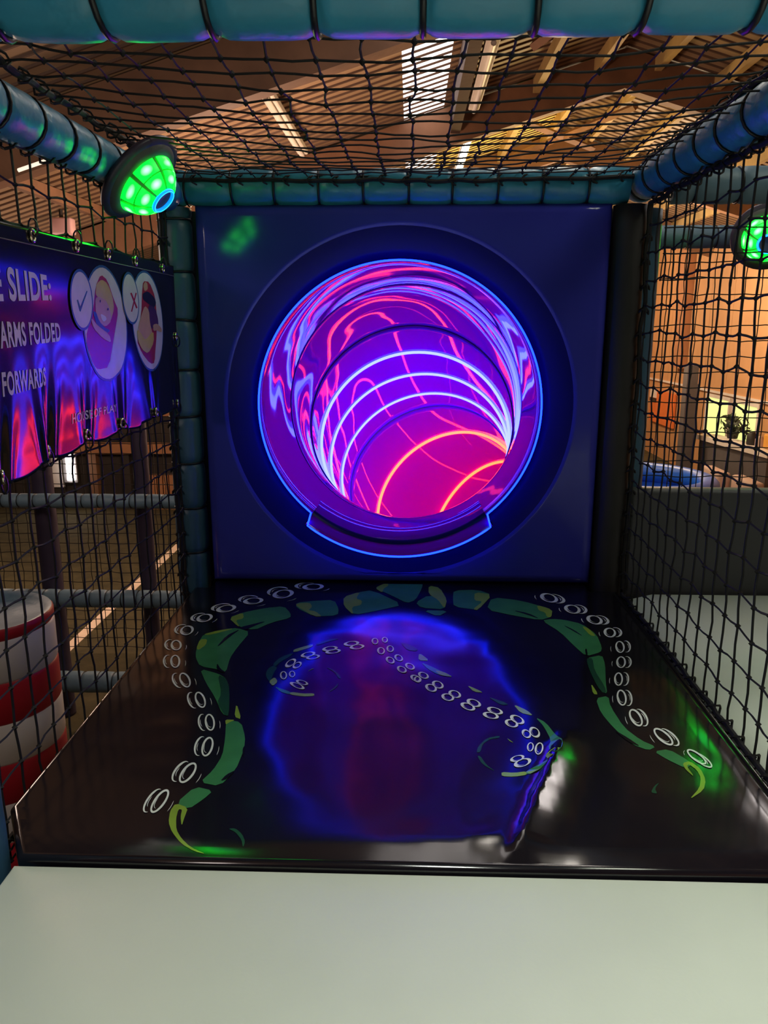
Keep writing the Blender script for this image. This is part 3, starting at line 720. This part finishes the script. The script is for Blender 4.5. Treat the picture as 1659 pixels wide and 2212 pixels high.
def side_fn(x0, y0, dy, z1, dz, s, amp, stair):
    def f(i, j):
        y = y0 + dy * i; z = z1 - dz * j
        st = stair * ((i % 2) * 2 - 1)
        return Vector((x0 + 0.006 * noise.noise((i*.4, j*.4, s)), y, z + st)) + Vector((0, amp * noise.noise((i*1.7, j*1.3, s + 4)), amp * noise.noise((i*1.3, j*1.9, s + 9))))
    return f
net('wall_net', side_fn(0.604, 0.94, 0.0605, 1.035, 0.0655, 2, 0.009, 0.003), 20, 17, 'black rope net wall on the right, before the cream pad', r=0.0023, knot=0.0062, seed=2,
    border=[[(0.604, 0.95, 1.03), (0.604, 1.5, 1.03), (0.604, 2.12, 1.03)], [(0.60, 0.95, -0.008), (0.60, 1.5, -0.008), (0.60, 2.1, -0.008)], [(0.606, 2.125, 0.0), (0.608, 2.125, 0.5), (0.606, 2.125, 1.03)]])
net('wall_net', side_fn(-0.632, 0.94, 0.0605, 1.012, 0.0655, 3, 0.008, 0.002), 20, 18, 'black rope net wall on the left, behind the banner', r=0.0021, knot=0.0054, seed=3,
    border=[[(-0.634, 0.95, 1.005), (-0.634, 1.5, 1.01), (-0.634, 2.1, 1.015)], [(-0.632, 0.95, -0.07), (-0.632, 1.5, -0.07), (-0.632, 2.1, -0.07)], [(-0.652, 2.12, -0.07), (-0.655, 2.12, 0.5), (-0.652, 2.12, 1.02)]])
def plane_fn(x0, dx, y, z1, dz, s, amp):
    return lambda i, j: Vector((x0 + dx*i, y + 0.01*noise.noise((i*.3, j*.3, s)), z1 - dz*j)) + Vector((amp*noise.noise((i*1.7, j*1.3, s)), 0, amp*noise.noise((i*1.3, j*1.9, s + 7))))
net('wall_net', plane_fn(0.62, 0.064, 3.4, 1.05, 0.064, 5, 0.01), 22, 18, 'finer looking far net hanging under the far beam, before the orange wall', r=0.0022, knot=0.0045, seed=5)
net('wall_net', plane_fn(0.66, 0.064, 2.17, 1.04, 0.064, 6, 0.008), 20, 4, 'short net valance under the upper padded beam on the right', r=0.0018, knot=0.004, seed=6)
net('pitch_net', plane_fn(-5.2, 0.09, 6.6, 0.2, 0.09, 7, 0.012), 48, 27, 'fine black net hanging over the pitch beyond the climbing frame', r=0.0036, knot=0.007, seed=7)

# ------------------------------------------------------------------ banner
BX = -0.598
GR_B = [(1.106, 0.507), (1.276, 0.519), (1.444, 0.524), (1.602, 0.527), (1.797, 0.53), (1.99, 0.533)]
GR_T = [(1.13, 0.862), (1.271, 0.862), (1.436, 0.863), (1.586, 0.862), (1.744, 0.862), (1.93, 0.86)]
def wave(y, z):
    f = (0.867 - z) / 0.342; f = min(max(f, 0), 1)
    d = 0.004 * f * math.sin(y * 11.0 + 0.9) + 0.0022 * noise.noise((y*4, z*3, 2))
    for (gy, gz) in GR_B:
        dy = y - gy; dz = max(z - gz, -0.02)
        spread = 0.012 + 0.10 * dz
        u = dy / max(spread, 0.006)
        d += (0.0055 if gy < 1.4 else 0.0024 if gy < 1.7 else 0.002) * math.exp(-(dz / 0.11) ** 2) * math.exp(-0.18*u*u) * math.cos(1.9 * u + gy * 7)
    d -= 0.010 * f * f * math.exp(-((y - 1.3) / 0.3) ** 2)
    return d
def bottom(y):
    gs = GR_B; z = 0.52
    for (a, b) in zip(gs, gs[1:]):
        if a[0] <= y <= b[0]:
            t = (y - a[0]) / (b[0] - a[0]); z = a[1] + (b[1] - a[1]) * t - 0.010 * math.sin(math.pi * t) * (1 if y < 1.7 else 0.3)
    return z - 0.012
def banner():
    ny, nz = 190, 60; y0, y1 = 1.008, 2.025; mb = MB()
    for i in range(ny + 1):
        y = y0 + (y1 - y0) * i / ny; zb = bottom(y)
        for j in range(nz + 1):
            z = 0.873 + (zb - 0.873) * j / nz; mb.v.append((BX + wave(y, z), y, z))
    for i in range(ny):
        for j in range(nz): a = i*(nz+1) + j; mb.f.append((a, a + 1, a + nz + 2, a + nz + 1)); mb.mi.append(0)
    o = mb.obj('banner', 'banner', smooth=True)
    md = o.modifiers.new('thick', 'SOLIDIFY'); md.thickness = 0.0015; md.offset = -1
    return tag(o, 'glossy black safety banner with white lettering and two round pictures of children', 'banner')
ban = banner()
def on_banner(y, z, lift): return (BX + wave(y, z) + lift, y, z)
def hem(z, name='hem'):
    mb = MB(); pts = [on_banner(y, z, 0.001) for y in [1.01 + 1.01 * i / 90 for i in range(91)]]
    mb.tube(pts, 0.0009, 4); return mb.obj(name, 'grey', ban)
hem(0.848, 'stitched_hem')
# grommets: rings with a rope loop through
gm = {}
for k, (y, z) in enumerate(GR_T + GR_B + [(2.012, 0.70)]):
    r = MB().tube([on_banner(y + 0.007*math.cos(g), z + 0.009*math.sin(g), 0.002) for g in [i*math.pi/6 for i in range(12)]], 0.0028, 6, closed=True)
    g_ = r.obj('grommet', 'metal', ban, smooth=True)
    lo = MB().tube([on_banner(y + 0.003*math.cos(g), z + (0.012 if k < 6 else -0.012) + 0.014*math.sin(g), 0.004 + 0.006*math.cos(g)) for g in [i*math.pi/5 for i in range(10)]], 0.0018, 4, closed=True)
    lo.obj('tie_loop', 'tie', g_)
def banner_poly(mb, pts, lay, mi):
    vs = [Vector((y, z, 0)) for y, z in pts]; cy = sum(p[0] for p in pts)/len(pts); cz = sum(p[1] for p in pts)/len(pts)
    tri = tessellate_polygon([vs])
    bm = bmesh.new(); bv = [bm.verts.new(v) for v in vs]
    for t in tri:
        try: bm.faces.new([bv[i] for i in t])
        except ValueError: pass
    for _ in range(5):
        lng = [e for e in bm.edges if e.calc_length() > 0.012]
        if not lng: break
        bmesh.ops.subdivide_edges(bm, edges=lng, cuts=1); bmesh.ops.triangulate(bm, faces=bm.faces[:])
    bm.verts.index_update(); n = len(mb.v)
    mb.v += [on_banner(v.co.x, v.co.y, 0.0007 + 0.0002*lay) for v in bm.verts]
    for f in bm.faces:
        t = [v.index for v in f.verts]; a, b, c = [bm.verts[:][i].co for i in t] if False else [v.co for v in f.verts]
        if (b - a).cross(c - a).z < 0: t = t[::-1]
        mb.f.append(tuple(n + i for i in t)); mb.mi.append(mi)
    bm.free()
def bpx(pts): return [(lambda q: (q.y, q.z))(on_x(u, v, BX)) for u, v in pts]
def ell(cy, cz, ry, rz, n=40, a0=0, a1=360): return [(cy + ry*math.cos(R(a0 + (a1-a0)*i/n)), cz + rz*math.sin(R(a0 + (a1-a0)*i/n))) for i in range(n if a1 - a0 == 360 else n + 1)]
BMAT = ['b_white', 'b_blue', 'b_red', 'b_skin', 'b_yellow', 'b_green', 'b_dark', 'b_plum']
def clip_disc(pts, c, r):
    out = []
    for y, z in pts:
        d = math.hypot(y - c[0], z - c[1])
        out.append((y, z) if d < r else (c[0] + (y - c[0])*r/d, c[1] + (z - c[1])*r/d))
    return out
BZ = crop(130, 540, 1438/260)     # close-up crop the picture outlines were read from
def pic(disc_c, disc_r, badge_c, badge_r, shapes, mark):
    mb = MB()
    banner_poly(mb, ell(*disc_c, disc_r, disc_r*1.03), 0, 1)
    banner_poly(mb, ell(*disc_c, disc_r*.955, disc_r*.985), 1, 0)
    for k, (pts, mi) in enumerate(shapes):
        banner_poly(mb, clip_disc(smooth_poly(bpx(BZ(pts))), disc_c, disc_r*.955), 2 + k*.7, mi)
    banner_poly(mb, ell(*badge_c, badge_r, badge_r*1.08), 8, 1); banner_poly(mb, ell(*badge_c, badge_r*.9, badge_r*.98), 9, 0)
    for (pts, mi) in mark: banner_poly(mb, bpx(BZ(pts)), 10, mi)
    return mb.obj('picture_print', BMAT, ban)
pic((1.553, 0.728), 0.108, (1.441, 0.770), 0.05,
    [([(480,290),(560,360),(640,600),(690,720),(650,1000),(600,1400),(480,1430),(430,1380),(300,1180),(340,960),(400,700),(420,430)], 2),
     ([(690,720),(745,960),(735,1200),(640,1440),(600,1420),(650,1050)], 0),
     ([(420,520),(430,400),(490,350),(560,400),(620,560),(640,700),(600,860),(560,740),(520,600),(440,560)], 4),
     ([(415,570),(470,560),(540,600),(590,700),(610,850),(545,920),(480,870),(430,760)], 3),
     ([(390,730),(430,740),(470,850),(540,930),(600,960),(560,1000),(450,920)], 1),
     ([(370,800),(450,900),(590,1010),(615,1110),(520,1060),(400,930)], 3),
     ([(480,760),(540,790),(555,830),(520,860),(490,820)], 0), ([(468,592),(480,598),(476,632),(466,622)], 6), ([(560,690),(572,700),(568,726),(556,716)], 6)],
    [([(190,600),(205,590),(235,675),(305,485),(315,495),(240,740),(225,725)], 5)])
pic((1.80, 0.735), 0.108, (1.692, 0.782), 0.05,
    [([(985,370),(1060,380),(1130,560),(1150,800),(1140,1100),(1115,1350),(1060,1360),(960,1230),(900,1080),(960,760),(970,520)], 2),
     ([(1150,960),(1210,900),(1200,1120),(1130,1330),(1115,1320)], 0),
     ([(985,420),(1010,375),(1035,400),(1040,470),(1000,495)], 3),
     ([(975,520),(1040,490),(1120,570),(1140,640),(1110,700),(1040,640),(980,590)], 6),
     ([(1050,640),(1130,700),(1160,820),(1165,900),(1100,930),(1060,950),(1030,800)], 7),
     ([(950,800),(1000,660),(1050,720),(1060,880),(1090,1000),(1050,1080),(980,1100),(910,960)], 3),
     ([(905,940),(960,1010),(1000,1080),(1100,960),(1105,1100),(1030,1240),(960,1190),(910,1080)], 4),
     ([(1095,890),(1150,880),(1205,940),(1200,985),(1140,960),(1100,970)], 3)],
    [([(820,515),(840,510),(908,690),(890,700)], 2), ([(900,515),(885,510),(828,735),(842,740)], 2)])
def text(body, y, z, hgt, width, name='lettering', end_scale=1.0, bold=0.03):
    cu = bpy.data.curves.new(name, 'FONT'); cu.body = body; cu.size = 1.0; cu.offset = bold; cu.space_character = 1.0 + bold * 3
    o = bpy.data.objects.new(name, cu); COL.objects.link(o)
    bpy.context.view_layer.update()
    dg = bpy.context.evaluated_depsgraph_get(); me = bpy.data.meshes.new_from_object(o.evaluated_get(dg))
    bpy.data.objects.remove(o)
    xs = [v.co.x for v in me.vertices]; ys = [v.co.y for v in me.vertices if True]
    x0, x1 = min(xs), max(xs); y1 = max(ys)
    cap = 0.729
    bm = bmesh.new(); bm.from_mesh(me)
    for v in bm.verts: v.co.x = (v.co.x - x0) / (x1 - x0) * width; v.co.y = v.co.y / cap * hgt
    for _ in range(3):
        lng = [e for e in bm.edges if e.calc_length() > 0.008]
        if lng: bmesh.ops.subdivide_edges(bm, edges=lng, cuts=1)
    for v in bm.verts:
        f = v.co.x / width; v.co = Vector(on_banner(y + v.co.x, z[0] + (z[1] - z[0]) * f + v.co.y * (1 + (end_scale - 1) * f), 0.0007))
    bm.normal_update(); bm.to_mesh(me); bm.free(); me.materials.clear(); me.materials.append(M['b_white'])
    return link(name, me, ban)
text('E SLIDE:', 1.137, (0.760, 0.767), 0.051, 0.184, end_scale=0.75)
text('P ARMS FOLDED', 1.115, (0.692, 0.700), 0.039, 0.23, end_scale=0.75)
text('FORWARDS', 1.134, (0.623, 0.630), 0.035, 0.146, end_scale=0.8)
text('HOUSE OF PLAY', 1.378, (0.553, 0.555), 0.018, 0.205, end_scale=0.8, bold=0.016)

# ------------------------------------------------------------------ saucer lamps
def saucer(loc, axis, label, scale=1.0, spin=0.0):
    r = empty('saucer_lamp', loc, label, 'lamp'); r.scale = (scale,)*3
    q = Vector(axis).to_track_quat('Z', 'Y'); r.rotation_euler = (q @ Matrix.Rotation(spin, 4, 'Z').to_quaternion()).to_euler()
    k = dict(parent=r, world=False)
    MB().lathe([(0.0, -0.035), (0.06, -0.035), (0.105, -0.012), (0.126, -0.004), (0.130, 0.004), (0.127, 0.010), (0.112, 0.014)], 48).obj('rim', 'lamp_body', smooth=True, **k)
    MB().lathe([(0.112, 0.0135), (0.104, 0.022), (0.092, 0.028), (0.088, 0.028)], 48).obj('skirt', 'lamp_skirt', smooth=True, **k)
    dome = [(0.088, 0.026), (0.0835, 0.038), (0.075, 0.055), (0.063, 0.070), (0.050, 0.081), (0.034, 0.090)]
    MB().lathe([(a - 0.002, b - 0.0015) for a, b in dome] + [(0.031, 0.088), (0.026, 0.083), (0.0, 0.081)], 48).obj('dome', 'lamp_skirt', smooth=True, **k)
    n = 7; gap = R(4.0)
    for i in range(n):
        a0 = 2*math.pi*i/n + gap; a1 = 2*math.pi*(i+1)/n - gap
        for (pf, nm) in ((dome[0:3] + [(0.0735, 0.0573)], 'outer'), ([(0.0715, 0.0597), (0.063, 0.070), (0.050, 0.081), (0.038, 0.088)], 'inner')):
            MB().lathe([(a + 0.001, b + 0.001) for a, b in pf], 10, a0=a0, a1=a1).obj('lens', 'lamp_green', smooth=True, **k)
    MB().tube([(0.033*math.cos(g), 0.033*math.sin(g), 0.090) for g in [i*2*math.pi/36 for i in range(36)]], 0.0046, 8, closed=True).obj('light_ring', 'lamp_ring', smooth=True, **k)
    MB().tube([(0.033*math.cos(g), 0.033*math.sin(g), 0.0945) for g in [i*2*math.pi/36 for i in range(36)]], 0.0014, 6, closed=True).obj('light_tracer', 'lamp_core', smooth=True, **k)
    return r
AX = Vector((0.716, -0.12, -0.677)).normalized()
saucer((-0.570, 1.72, 1.028), AX, 'round green glowing saucer lamp in the corner above the banner', 0.79, 0.35)
saucer((1.365, 3.2, 1.065), Vector((-0.3, -0.85, -0.4)), 'second green glowing saucer lamp cut by the picture edge, before the orange wall', 1.0)

# ------------------------------------------------------------------ striped column
cxy = (-1.062, 1.80); cr = 0.16
stc = empty('striped_column', (cxy[0], cxy[1], FL), 'red and white striped padded column beyond the left net', 'column')
z = 0.03; k = 0
tops = [0.03, 0.0]
while tops[-1] > FL + 0.05: tops.append(max(tops[-1] - 0.106, FL))
for i in range(len(tops) - 1):
    zt, zb_ = tops[i], tops[i+1]
    b = MB(); prof = [(cr - 0.004, zb_), (cr, zb_ + 0.006), (cr, zt - 0.006), (cr - 0.004, zt)]
    b.lathe(prof, 40); b.v = [(x + cxy[0], y + cxy[1], q) for x, y, q in b.v]
    b.obj('stripe_band', 'str_red' if i % 2 == 0 else 'str_white', stc, smooth=True)

cp = MB().lathe([(cr - 0.004, 0.03), (cr - 0.02, 0.024), (cr - 0.03, 0.012), (0.0, 0.01)], 40); cp.v = [(x + cxy[0], y + cxy[1], q) for x, y, q in cp.v]
tag(cp.obj('top_cap', 'far_pad', stc, smooth=True), 'grey blue sunken top')
# ------------------------------------------------------------------ strip lights under the roof
def strip_light(x, y0, y1, z, lit, label, rad=0.022):
    r = empty('strip_light', (x, y0, z), label, 'light fitting')
    pad = bevel_box((x - 0.03 - rad, y0, z), (x + 0.03 + rad, y1, z + 0.06), 0.008, 1); bm_obj('housing', pad, 'batten', r, smooth=False)
    MB().tube([(x, y0 + 0.04, z - 0.02), (x, y1 - 0.04, z - 0.02)], rad, 8).obj('lamp_tube', 'tube_lamp' if lit else 'batten', r, smooth=True)
    for yy in (y0 + 0.25, y1 - 0.25): MB().tube([(x, yy, z + 0.06), (x, yy, zr(x) - 0.01)], 0.006, 4).obj('hanger', 'metal', r)
    return r
strip_light(0.63, 9.5, 11.6, 2.80, True, 'brightly lit fluorescent strip light over the top of the slide panel')
strip_light(0.70, 2.3, 4.6, 2.80, True, 'added lit strip light under the roof nearest above the play bay, beyond the upper frame edge', rad=0.045)  # unseen fitting added to put a highlight on the mat
strip_light(0.58, 6.2, 8.1, 2.74, False, 'white strip light beside the skylight and dark duct, switched off')
strip_light(-1.1, 6.3, 8.4, 2.42, False, 'grey unlit strip light on the brown roof, well left of the skylight')
fl_ = empty('highlight_flood', (3.3, 5.4, 2.95), 'added square white floodlight under the roof on the cafe side, outside the frame', 'lamp')  # made-up unseen light for the highlight on the mat crease
fb = bevel_box((-0.4, -0.3, 0), (0.4, 0.3, 0.1), 0.02, 2); bm_obj('housing', fb, 'grey', fl_, world=False)
MB().box((-0.36, -0.26, -0.012), (0.36, 0.26, -0.001)).obj('diffuser', 'flood', fl_, world=False)
MB().tube([(0, 0, 0.09), (0, 0, 0.16), (0, 0.06, 0.22)], 0.02, 6).obj('hanger', 'metal', fl_, world=False)
fl_.rotation_euler = Vector((3.1, 4.35, 2.95)).to_track_quat('Z', 'Y').to_euler()
wl = empty('wall_lamp', (-5.55, 12.3, -1.7), 'bright upright lamp on the dark wall below the banner', 'lamp')
MB().box((-5.66, 12.33, -1.74), (-5.44, 12.38, -1.22)).obj('housing', 'grey', wl)
MB().box((-5.59, 12.29, -1.7), (-5.48, 12.33, -1.26)).obj('lamp_tube', 'tube_lamp', wl)
wl2 = MB().box((-5.86, 12.33, -1.82), (-5.68, 12.38, -1.32)).obj('dim_wall_light', 'white'); tag(wl2, 'pale upright panel for the dim light beside the bright wall lamp', 'notice board')  # unlit pale panel standing for the second, dim wall light
sb = empty('ceiling_sensor', (-3.45, 8.0, 1.72), 'small pinkish box hung from the roof above the banner', 'sensor')
bm_obj('casing', bevel_box((-3.56, 7.95, 1.62), (-3.34, 8.08, 1.78), 0.02, 2), 'pinkbox', sb)
MB().tube([(-3.45, 8.0, 1.76), (-3.45, 8.0, zr(-3.45) - 0.01)], 0.02, 6).obj('bracket', 'dark', sb)

# ------------------------------------------------------------------ cafe corner seen through the right hand net
ct = empty('cafe_counter', (5.2, 13, FL), 'long grey counter with a pale worktop under the windows', 'counter')
def slab(a, b, wd, z0, z1):
    a, b = Vector(a), Vector(b); d = (b - a).normalized(); nrm = Vector((d.y, -d.x, 0)) * wd
    v = [a, b, b + nrm, a + nrm]
    return MB().add([(q.x, q.y, z0) for q in v] + [(q.x, q.y, z1) for q in v], [(0,3,2,1),(4,5,6,7),(0,1,5,4),(1,2,6,5),(2,3,7,6),(3,0,4,7)])
slab((5.0, 13.7, 0), (5.3, 11.6, 0), -0.36, -1.16, -1.08).obj('worktop', 'white', ct)
slab((5.05, 13.65, 0), (5.33, 11.65, 0), -0.36, FL, -1.17).obj('counter_front', 'grey', ct)
gp = empty('grey_pillar', (4.6, 13.4, FL), 'grey square pillar at the end of the cafe counter', 'pillar')
MB().box((4.62, 13.3, FL), (4.80, 13.5, 0.12)).obj('shaft', 'grey', gp)
gb = MB().box((4.86, 13.75, FL), (5.0, 13.95, -0.22)).obj('partition_board', 'grey'); tag(gb, 'grey upright board between pillar and cafe window', 'board')
ob = empty('orange_board', (XR - 0.02, 18.0, -1.4), 'bright orange board with a white and black sign on the far wall', 'board')
MB().box((XR - 0.06, 17.2, -1.42), (XR - 0.021, 18.9, -0.68)).obj('board', 'orange_board', ob)
MB().box((XR - 0.09, 18.45, -0.86), (XR - 0.061, 18.88, -0.66)).obj('sign', 'white', ob)
MB().box((XR - 0.09, 18.45, -0.95), (XR - 0.061, 18.88, -0.88)).obj('sign_stripe', 'dark', ob)
random.seed(3)
pt = empty('potted_plant', (5.42, 13.2, -1.08), 'dark bushy plant on the worktop before the window', 'plant')
MB().lathe([(0, 0), (0.08, 0), (0.1, 0.12), (0.0, 0.12)], 14).obj('pot', 'dark', pt, world=False)
lv = MB()
for i in range(90):
    a = random.uniform(0, 2*math.pi); d = random.uniform(0.0, 0.3); h = random.uniform(0.1, 0.36)
    c = Vector((math.cos(a)*d*0.5, math.sin(a)*d*1.6, h)); t = Vector((random.uniform(-1,1), random.uniform(-1,1), random.uniform(-.4,1))).normalized()*0.09; s_ = t.orthogonal().normalized()*0.03
    lv.add([c - t, c + s_, c + t, c - s_, c + Vector((0, 0, .012))], [(0,1,4),(1,2,4),(2,3,4),(3,0,4),(0,3,2,1)])
lv.obj('foliage', 'leaf', pt, world=False)
def jar(x, y, r, h, m, label, cat):
    o = MB().lathe([(0, 0), (r*.9, 0), (r, 0.02), (r, h*.75), (r*.6, h*.9), (r*.6, h), (0, h)], 14).obj(cat.replace(' ', '_'), m, smooth=True); o.location = (x, y, -1.08); return tag(o, label, cat)
jar(5.42, 12.45, 0.08, 0.2, 'dark', 'small black jar standing on the worktop', 'jar')
jar(5.46, 12.25, 0.07, 0.16, 'pink_cream', 'small cream jar on the worktop beside the black one', 'jar')
tb = bm_obj('storage_tub', bevel_box((5.44, 11.75, -1.08), (5.64, 12.1, -0.86), 0.02, 2), 'amber'); tag(tb, 'amber tub standing on the near end of the worktop', 'tub')
def sofa(x, y, label, dark_label):
    o = empty('armchair', (x, y, FL), label, 'armchair', 'cream armchairs')
    for nm, a, b in (('seat', (0, 0, 0.05), (0.75, 0.7, 0.42)), ('backrest', (0.55, 0.0, 0.42), (0.75, 0.7, 0.8)), ('armrest', (0.0, 0.0, 0.42), (0.56, 0.13, 0.58)), ('armrest', (0.0, 0.57, 0.42), (0.56, 0.7, 0.58))):
        bm_obj(nm, bevel_box(a, b, 0.04, 2), 'pink_cream', o, world=False)
    for fx in (0.06, 0.66):
        for fy in (0.06, 0.62): MB().box((fx, fy, 0), (fx + 0.04, fy + 0.04, 0.06)).obj('leg', 'dark', o, world=False)
    c = bm_obj('cushion', bevel_box((0.02, 0.14, 0.42), (0.5, 0.56, 0.52), 0.03, 2), 'dark', o, world=False); tag(c, dark_label)
    return o
sofa(4.1, 11.7, 'cream armchair with a dark cushion, nearer the pillar', 'dark seat cushion')
sofa(4.25, 10.9, 'cream armchair with a dark cushion, at the picture edge', 'dark seat cushion')
# round blue padded pit wall
bw = empty('ball_pit', (2.9, 9.9, FL), 'bright blue round padded ball pit standing before the cream armchairs', 'ball pit')
MB().lathe([(0.86, 0.0), (0.9, 0.0), (0.9, 0.98), (0.86, 0.98), (0.86, 0.0)], 48).obj('skirt', 'blue_mat', bw, smooth=True, world=False)
MB().tube([(0.88*math.cos(g), 0.88*math.sin(g), 0.99) for g in [i*math.pi/24 for i in range(48)]], 0.13, 12, closed=True).obj('rolled_rim', 'blue_mat', bw, smooth=True, world=False)
